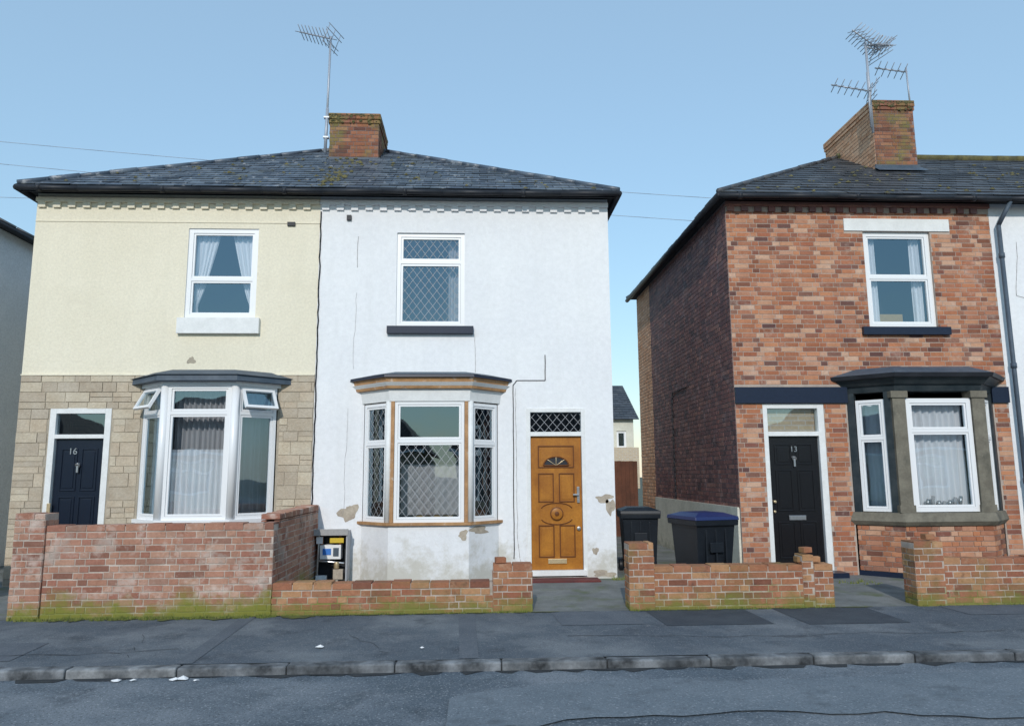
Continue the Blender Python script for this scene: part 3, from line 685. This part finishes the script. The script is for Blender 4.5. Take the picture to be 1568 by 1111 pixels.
# ================================================================ GROUND
m=MB('ground'); m.add([(-300,-300,-.16),(300,-300,-.16),(300,300,-.16),(-300,300,-.16)],[(0,1,2,3)],'ground'); m.done()
m=MB('road')
vs=[];fs_=[];NX=60;ys=[6.66,6.5,6.0,5.0,3.6,2.2,1.2,.7,.55]
zr=lambda y:-.07+.05*(1-((y-3.6)/3.05)**2)
for j,y in enumerate(ys):
    for i in range(NX+1): vs.append((-40+80*i/NX,y,zr(y)))
for j in range(len(ys)-1):
    for i in range(NX):
        q=j*(NX+1)+i; fs_.append((q+NX+1,q+NX+2,q+1,q))
m.add(vs,fs_,'asphalt',True)
# worn resurfacing strip following the camber
rr=random.Random(5)
for (x0,x1,ya,yb) in ((-.2,9.,5.05,6.25),):
    n=46; lo=[];hi=[]
    for i in range(n+1):
        x=x0+(x1-x0)*i/n; lo.append((x,ya+.25*math.sin(x*.9)+rr.uniform(-.05,.05))); hi.append((x,yb-.45*math.exp(-(x-x0)*1.2)+.1*math.sin(x*1.7)+rr.uniform(-.04,.04)))
    for i in range(n):
        seg=[]
        for k in range(4):
            t0,t1=k/4,(k+1)/4
            pt=lambda c,t:(lo[c][0],lo[c][1]*(1-t)+hi[c][1]*t)
            q=[pt(i,t0),pt(i+1,t0),pt(i+1,t1),pt(i,t1)]
            m.add([(a,b,zr(b)+.010) for a,b in q],[(0,1,2,3)],'road_patch')
m.done()
m=MB('road_edge_grit')
x=-14
while x<14:
    w=R(.2,.6); m.add([(x,6.655,-.0655),(x+w,6.655,-.0655),(x+w*R(.6,.9),6.655-R(.03,.12),-.062),(x+w*R(.1,.4),6.655-R(.03,.14),-.062)],[(3,2,1,0)],'gutter_dirt'); x+=w*R(.8,1.6)
m.done()
m=MB('pavement')
m.add([(-40,6.80,0),(40,6.80,0),(40,8.86,.02),(-40,8.86,.02)],[(0,1,2,3)],'pavement_tar')
zp=lambda y:(y-6.8)*.0097+.004
for (a,b,c,d,mt) in ((-.15,.02,6.81,8.8,'tar_patch'),(.9,1.8,8.1,8.8,'tar_patch'),(-5.2,-4.1,7.0,7.7,'tar_patch'),(2.0,3.15,8.0,8.84,'tar_dark'),(3.5,4.6,7.95,8.84,'tar_dark'),(5.5,6.9,8.3,8.84,'tar_patch'),(-2.6,-2.45,6.81,8.8,'tar_patch')):
    m.add([(a,c,zp(c)),(b,c,zp(c)),(b-.04,d,zp(d)),(a-.05,d,zp(d))],[(0,1,2,3)],mt)
rr=random.Random(21)
for (x,y,n,dx,dy) in ((-5.,7.2,16,.14,.02),(-3.4,8.6,12,.03,-.13),(.9,7.6,14,.15,-.01),(3.0,7.4,16,.14,.01),(-1.3,7.9,10,.06,-.09)):
    for _ in range(n):
        x2,y2=x+dx+rr.uniform(-.05,.05),y+dy+rr.uniform(-.05,.05); y2=min(max(y2,6.85),8.8); w=rr.uniform(.003,.007)
        m.add([(x,y-w,zp(y)+.003),(x2,y2-w,zp(y2)+.003),(x2,y2+w,zp(y2)+.003),(x,y+w,zp(y)+.003)],[(0,1,2,3)],'gutter_dirt'); x,y=x2,y2
m.done()
m=MB('pavement'); m.box(W0,-40,40,-3.4,.4,-.14,0,'pavement_tar'); m.done()
def kerb(y0,y1,s):
    m=MB('kerb'); x=-40; rr=random.Random(s)
    while x<40:
        L=.914; j=rr.uniform(-.008,.008); zt=.004+rr.uniform(-.006,.004)
        m.box(W0,x+.004,x+L-.004,y0+j,y1,-.14,zt,'kerb_stone'); x+=L
    m.box(W0,-40,40,y0+.03,y1-.003,-.15,-.006,'gutter_dirt')
    return m.done(.016)
kerb(6.66,6.80,1); kerb(.40,.54,2)
m=MB('front_garden')
m.add([(-40,8.86,.021),(40,8.86,.021),(40,11.3,.05),(-40,11.3,.05)],[(0,1,2,3)],'concrete')
m.add([(-40,11.3,.05),(40,11.3,.05),(40,24,.05),(-40,24,.05)],[(0,1,2,3)],'concrete'); m.done()

def gwall(segs,mat='brick_garden',y0=8.86,th=.215,seed=1):
    m=MB('brick_wall')
    for (x0,x1,h,*rest) in segs:
        yy=y0-(rest[0] if rest else 0); t=th+2*(rest[0] if rest else 0)
        m.box(W0,x0+.003,x1-.003,yy+.003,yy+t-.003,-.1,h-.012,'mortar_wall')
        for fr,L in ((Fr(x0,yy),x1-x0),(Fr(x1,yy,0,1),t),(Fr(x1,yy+t,-1,0),x1-x0),(Fr(x0,yy+t,0,-1),t)):
            bricks(m,fr,0,L,h-.075*int(h/.075+1),h-.07,mat,seed=seed+int(x0*13),proud=.0,depth=.06,jz=.004)
        x=x0
        rr=random.Random(seed)
        while x<x1-.05:
            w=min(.225*rr.uniform(.95,1.05),x1-x); m.box(W0,x+.005,x+w-.005,yy-.002-rr.uniform(0,.006),yy+t,h-.068,h+rr.uniform(-.006,.014),mat); x+=w
    return m
m=gwall([(-5.24,-4.9,1.19,.03),(-4.9,-2.34,1.05)],seed=3)
fr=Fr(-2.34,9.075,0,1)
m.box(W0,-2.55,-2.344,9.08,11.29,-.1,1.05,'mortar_wall')
bricks(m,fr,0,2.2,-.075,1.08,'brick_garden',seed=12,proud=.0,depth=.06); bricks(m,Fr(-2.555,11.29,0,-1),0,2.2,-.075,1.08,'brick_garden',seed=13,proud=.0,depth=.06)
y=9.08
while y<11.2: m.box(W0,-2.555,-2.335,y+.006,y+.10,1.085,1.14+R(0,.01)+(y-9)*.01,'brick_garden'); y+=.11
m.done(.004)
gwall([(-2.335,.19,.37),(.19,.65,.55)],mat='brick_garden_b',seed=5).done(.004)
gwall([(1.78,2.08,.78,.03),(2.08,3.86,.51),(3.86,4.0,.62),(4.0,4.23,.51)],mat='brick_garden_b',seed=6).done(.004)
gwall([(5.22,5.58,.76,.03),(5.58,9.4,.56)],mat='brick_garden_b',seed=7).done(.004)
gwall([(-9.5,-6.35,.95)],mat='brick_garden_b',seed=8,y0=10.0).done(.004)
m=MB('loose_bricks')
for (x,z,a) in ((3.98,.64,.3),(4.06,.53,-.2),(3.9,.53,.1),(.30,.565,.2),(5.5,.78,.1)):
    fr=Fr(x,8.92,math.cos(a),math.sin(a)); m.box(fr,-.07,.05,0,.1,z,z+.065,'brick_garden_b')
m.done(.006)

m=MB('moss')
x=-5.3
while x<5.2:
    if -5.3<x<.6 or 1.7<x<4.3:
        w=R(.15,.45); d=R(.05,.16)*(1.3 if x<-2 else .6)
        n=9; base=[(x,8.85,.0265)]+[(x+w*k/(n-1),8.85-d*(.4+.6*math.sin(math.pi*k/(n-1)))*R(.7,1.2),.0265) for k in range(n)]+[(x+w,8.85,.0265)]
        m.add(base,[tuple(range(len(base)))],'moss')
        x+=w*1.02
    else: x+=.2
m.done()
m=MB('weeds')
def tuft(x,y,z,n,h):
    for _ in range(n):
        a=R(0,6.28);r=R(0,.05);px,py=x+r*math.cos(a),y+r*math.sin(a)*.5;l=R(.4,1)*h;dx,dy=R(-.5,.5)*l,R(-.5,.5)*l
        m.add([(px-.004,py,z),(px+.004,py,z),(px+dx,py+dy,z+l)],[(0,1,2)],'grass')
for _ in range(220): tuft(R(-5.2,-2.3),8.81+R(-.08,.03),.02,10,R(.02,.06))
for _ in range(80): tuft(R(-2.3,.65),8.83,.02,8,R(.015,.05))
for _ in range(60): tuft(R(1.8,4.2),8.82,.02,8,R(.015,.05))
for _ in range(25): tuft(R(5.2,8),8.82,.02,8,R(.02,.05))
for _ in range(60): tuft(R(-1.8,.4),R(10.5,10.85),.04,8,R(.03,.10))
for _ in range(16): tuft(R(2.0,2.3),R(11.1,11.28),.04,8,R(.04,.12))
for _ in range(40): tuft(R(4.3,8.1),R(10.4,10.8),.04,8,R(.02,.08))
m.done()
m=MB('meter_box')
fr=Fr(-2.36,11.02)
m.box(fr,0,.02,.0,.27,.10,.80,'lead_came'); m.box(fr,.48,.50,.0,.27,.10,.80,'lead_came'); m.box(fr,0.02,.48,.0,.27,.78,.80,'lead_came'); m.box(fr,.02,.48,.24,.27,.1,.78,'gutter')
m.box(fr,-.01,.51,-.03,.0,.74,.83,'crack_grey')
m.box(fr,.10,.40,.06,.22,.40,.60,'upvc'); m.box(fr,.14,.26,.052,.059,.46,.55,'blue_label'); m.box(fr,.24,.44,.04,.05,.63,.70,'yellow_label'); m.box(fr,.29,.37,.052,.059,.44,.56,'lead')
m.box(fr,.05,.14,.03,.05,.62,.72,'upvc'); m.box(fr,.30,.44,.03,.10,.12,.26,'bare_render'); m.box(fr,.05,.2,.05,.12,.10,.17,'litter')
m.cyl(fr.p(.12,.1,.60),fr.p(.12,.1,.72),.018,'copper',8); m.cyl(fr.p(.38,.1,.60),fr.p(.38,.1,.74),.018,'copper',8); m.cyl(fr.p(.06,.08,.38),fr.p(.45,.08,.34),.016,'steel',8); m.cyl(fr.p(.08,.08,.74),fr.p(.06,.08,.12),.016,'steel',8)
m.cyl(fr.p(.34,.08,.36),fr.p(.34,.08,.27),.04,'brass',10)
m.done(.004)

def bin_(x,y,rot,lid,s=1.0):
    m=MB('wheelie_bin'); fr=Fr(x,y,math.cos(rot),math.sin(rot))
    def P(w,d,o=0): return [fr.p(-w,-d+o,0)[:2],fr.p(w,-d+o,0)[:2],fr.p(w,d+o,0)[:2],fr.p(-w,d+o,0)[:2]]
    m.prism(P(.23*s,.26*s,.02),.09,P(.275*s,.33*s),.94,'bin_plastic')
    m.prism(P(.305*s,.36*s),.90,P(.31*s,.365*s),.97,'bin_plastic')
    m.prism(P(.315*s,.375*s),.972,P(.31*s,.36*s),1.02,lid); m.prism(P(.30*s,.34*s),1.02,P(.18*s,.22*s),1.065,lid)
    for k in (-.14,0,.14): m.box(fr,k*s-.012,k*s+.012,-.325*s,-.26*s,.3,.85,'bin_plastic')
    m.cyl(fr.p(-.27*s,.40*s,1.0),fr.p(.27*s,.40*s,1.0),.02,'bin_plastic',8)
    for sx in (-.27,.27):
        m.cyl(fr.p(sx*s-.03,.27*s,.13),fr.p(sx*s+.03,.27*s,.13),.11,'bin_plastic',18)
        m.cyl(fr.p(sx*s,.34*s,.95),fr.p(sx*s,.41*s,1.0),.018,'bin_plastic',8)
    m.box(fr,-.10,.10,-.335*s,-.31*s,.55,.68,'bin_plastic')
    m.done(.012)
bin_(3.10,10.25,.25,'bin_lid',1.05); bin_(2.58,11.95,-.1,'bin_plastic',1.0)

m=MB('wooden_fence')
x=2.0
while x<4.0:
    m.box(W0,x,x+.098,18.6,18.62,.05,1.9+R(-.01,.01),'fence_wood'); x+=.102
m.box(W0,2.0,4.0,18.62,18.66,.5,.58,'fence_wood'); m.box(W0,2.0,4.0,18.62,18.66,1.4,1.48,'fence_wood'); m.done()
H6=empty('distant_house')
m=MB('walls',H6)
fD=Fr(0,30); wh=[(3.6,4.6,1.0,2.3),(5.7,6.1,2.6,3.3)]
wallh(m,fD,1,6.4,-.1,3.8,wh,'cream_plinth'); m.quad((6.4,30,-.1),(6.4,36,-.1),(6.4,36,3.8),(6.4,30,3.8),'buff_brick'); m.quad((1,36,-.1),(1,30,-.1),(1,30,3.8),(1,36,3.8),'buff_brick')
m.add([(6.4,30,3.8),(6.4,36,3.8),(6.4,33,5.4)],[(0,1,2)],'buff_brick'); m.box(fD,1,6.4,-.9,-.01,1.0,2.6,'buff_brick')
m.done()
m=MB('roof',H6)
m.add([(.8,29.8,3.75),(6.6,29.8,3.75),(6.6,33,5.5),(.8,33,5.5)],[(0,1,2,3)],'under'); m.add([(.8,36.2,3.75),(6.6,36.2,3.75),(6.6,33,5.5),(.8,33,5.5)],[(3,2,1,0)],'under')
slates(m,(.8,29.8,3.76),(1,0,0),(0,3.2,1.75),3.64,lambda s:0,lambda s:5.8,5.8,.3,.25,'slate_dark',3); m.done()
m=MB('windows',H6)
for w in wh: window(m,fD,*w)
m.done()

for (xa,xb,wallm) in ((-15,-2.2,'buff_brick'),(-.8,12,'cream_plinth'),(13.5,27,'buff_brick'),(-29,-16.5,'cream_plinth')):
    Hb=empty('bungalow'); fb=Fr(xb,-7.5,-1,0); L=xb-xa
    m=MB('walls',Hb); hs=[(1.2,3.4,.9,2.2),(5.0,6.0,.05,2.25),(8.0,10.4,.9,2.2)]
    wallh(m,fb,0,L,-.1,2.6,hs,wallm,rmat='white_wood')
    for x in (xa,xb): m.quad((x,-15,-.1),(x,-7.5,-.1),(x,-7.5,2.6),(x,-15,2.6),wallm)
    m.quad((xa,-15,-.1),(xb,-15,-.1),(xb,-15,2.6),(xa,-15,2.6),wallm); m.quad((xa,-9,-.1),(xb,-9,-.1),(xb,-9,2.6),(xa,-9,2.6),'room')
    m.done()
    m=MB('windows_and_door',Hb)
    window(m,fb,*hs[0],us=(2.3,),zs=(1.8,)); window(m,fb,*hs[2],us=(9.2,),zs=(1.8,)); paneldoor(m,fb,5.0,6.0,.05,2.25,.05,'oak_door',[(.15,.85,.1,.45),(.15,.85,.55,.9)])
    m.done()
    m=MB('roof',Hb)
    a,b=xa-.3,xb+.3
    for f in (((b,-7.1,2.5),(a,-7.1,2.5),(a+2.5,-11.2,5.0),(b-2.5,-11.2,5.0)),((a,-15.3,2.5),(b,-15.3,2.5),(b-2.5,-11.2,5.0),(a+2.5,-11.2,5.0)),((a,-7.1,2.5),(a,-15.3,2.5),(a+2.5,-11.2,5.0)),((b,-15.3,2.5),(b,-7.1,2.5),(b-2.5,-11.2,5.0))):
        m.add(list(f),[tuple(range(len(f)))],'tiles_red')
    m.box(W0,a,b,-7.12,-7.02,2.38,2.5,'upvc'); m.done()
m=MB('garden_path'); m.add([(-40,-7.5,-.01),(40,-7.5,-.01),(40,-3.4,-.01),(-40,-3.4,-.01)],[(0,1,2,3)],'concrete'); m.done()

m=MB('litter')
for (x,y,z,s,n) in ((-2.95,6.52,-.06,.05,1),(-2.82,6.55,-.06,.035,1),(-2.44,6.55,-.06,.06,3),(-1.48,7.3,.01,.05,2),(-.5,7.2,.01,.03,1),(-2.3,6.5,-.06,.03,1)):
    for _ in range(n):
        X,Y=x+R(-.05,.05)*(n>1),y+R(-.02,.02); k=7
        ring=[(X+s*math.cos(6.28*i/k)*R(.6,1.1),Y+s*.6*math.sin(6.28*i/k)*R(.6,1.1),z+R(0,.01)) for i in range(k)]
        m.add(ring+[(X+R(-.01,.01),Y,z+s*R(.3,.6))],[(i,(i+1)%k,k) for i in range(k)],'litter')
m.done()

# ================================================================ LIGHT / SKY / CAMERA
az=math.radians(8); el=math.radians(29)
sd=Vector((-math.sin(az)*math.cos(el),-math.cos(az)*math.cos(el),math.sin(el)))
L=bpy.data.lights.new('sun','SUN'); L.energy=2.4; L.angle=math.radians(.6); L.color=(1,.955,.89)
lo=bpy.data.objects.new('sun',L); scene.collection.objects.link(lo); lo.rotation_euler=(-sd).to_track_quat('-Z','Y').to_euler()
w=bpy.data.worlds.new('World'); scene.world=w; w.use_nodes=True; nt=w.node_tree; nt.nodes.clear()
o=nn(nt,'ShaderNodeOutputWorld'); bg=nn(nt,'ShaderNodeBackground'); sk=nn(nt,'ShaderNodeTexSky',sky_type='NISHITA')
sk.sun_disc=False; sk.sun_elevation=el; sk.sun_rotation=math.atan2(sd.x,sd.y); sk.air_density=1.75; sk.dust_density=.05; sk.ozone_density=7.
bg.inputs['Strength'].default_value=.15
# constant pale haze colour mixed into the sky to lift its brightness
hz=nn(nt,'ShaderNodeMixRGB'); hz.inputs['Fac'].default_value=.38; hz.inputs['Color2'].default_value=(4.0,5.7,6.9,1)
nt.links.new(sk.outputs[0],hz.inputs['Color1']); nt.links.new(hz.outputs[0],bg.inputs[0]); nt.links.new(bg.outputs[0],o.inputs[0])

f=1132.;p=math.atan(169.5/f);yw=math.radians(2.77);r=.0068
Fv=Vector((math.sin(yw)*math.cos(p),math.cos(yw)*math.cos(p),math.sin(p)));R0=Vector((math.cos(yw),-math.sin(yw),0));U0=R0.cross(Fv)
Rv=(R0-r*U0).normalized();Uv=(U0+r*R0).normalized();B=-Fv
cam=bpy.data.cameras.new('camera');co=bpy.data.objects.new('camera',cam);scene.collection.objects.link(co)
co.matrix_world=Matrix(((Rv.x,Uv.x,B.x,0),(Rv.y,Uv.y,B.y,0),(Rv.z,Uv.z,B.z,1.6),(0,0,0,1)))
cam.sensor_width=36;cam.lens=36*f/1568;cam.clip_end=2000;cam.clip_start=.05
scene.camera=co
scene.view_settings.view_transform='Standard';scene.view_settings.look='None';scene.view_settings.exposure=0
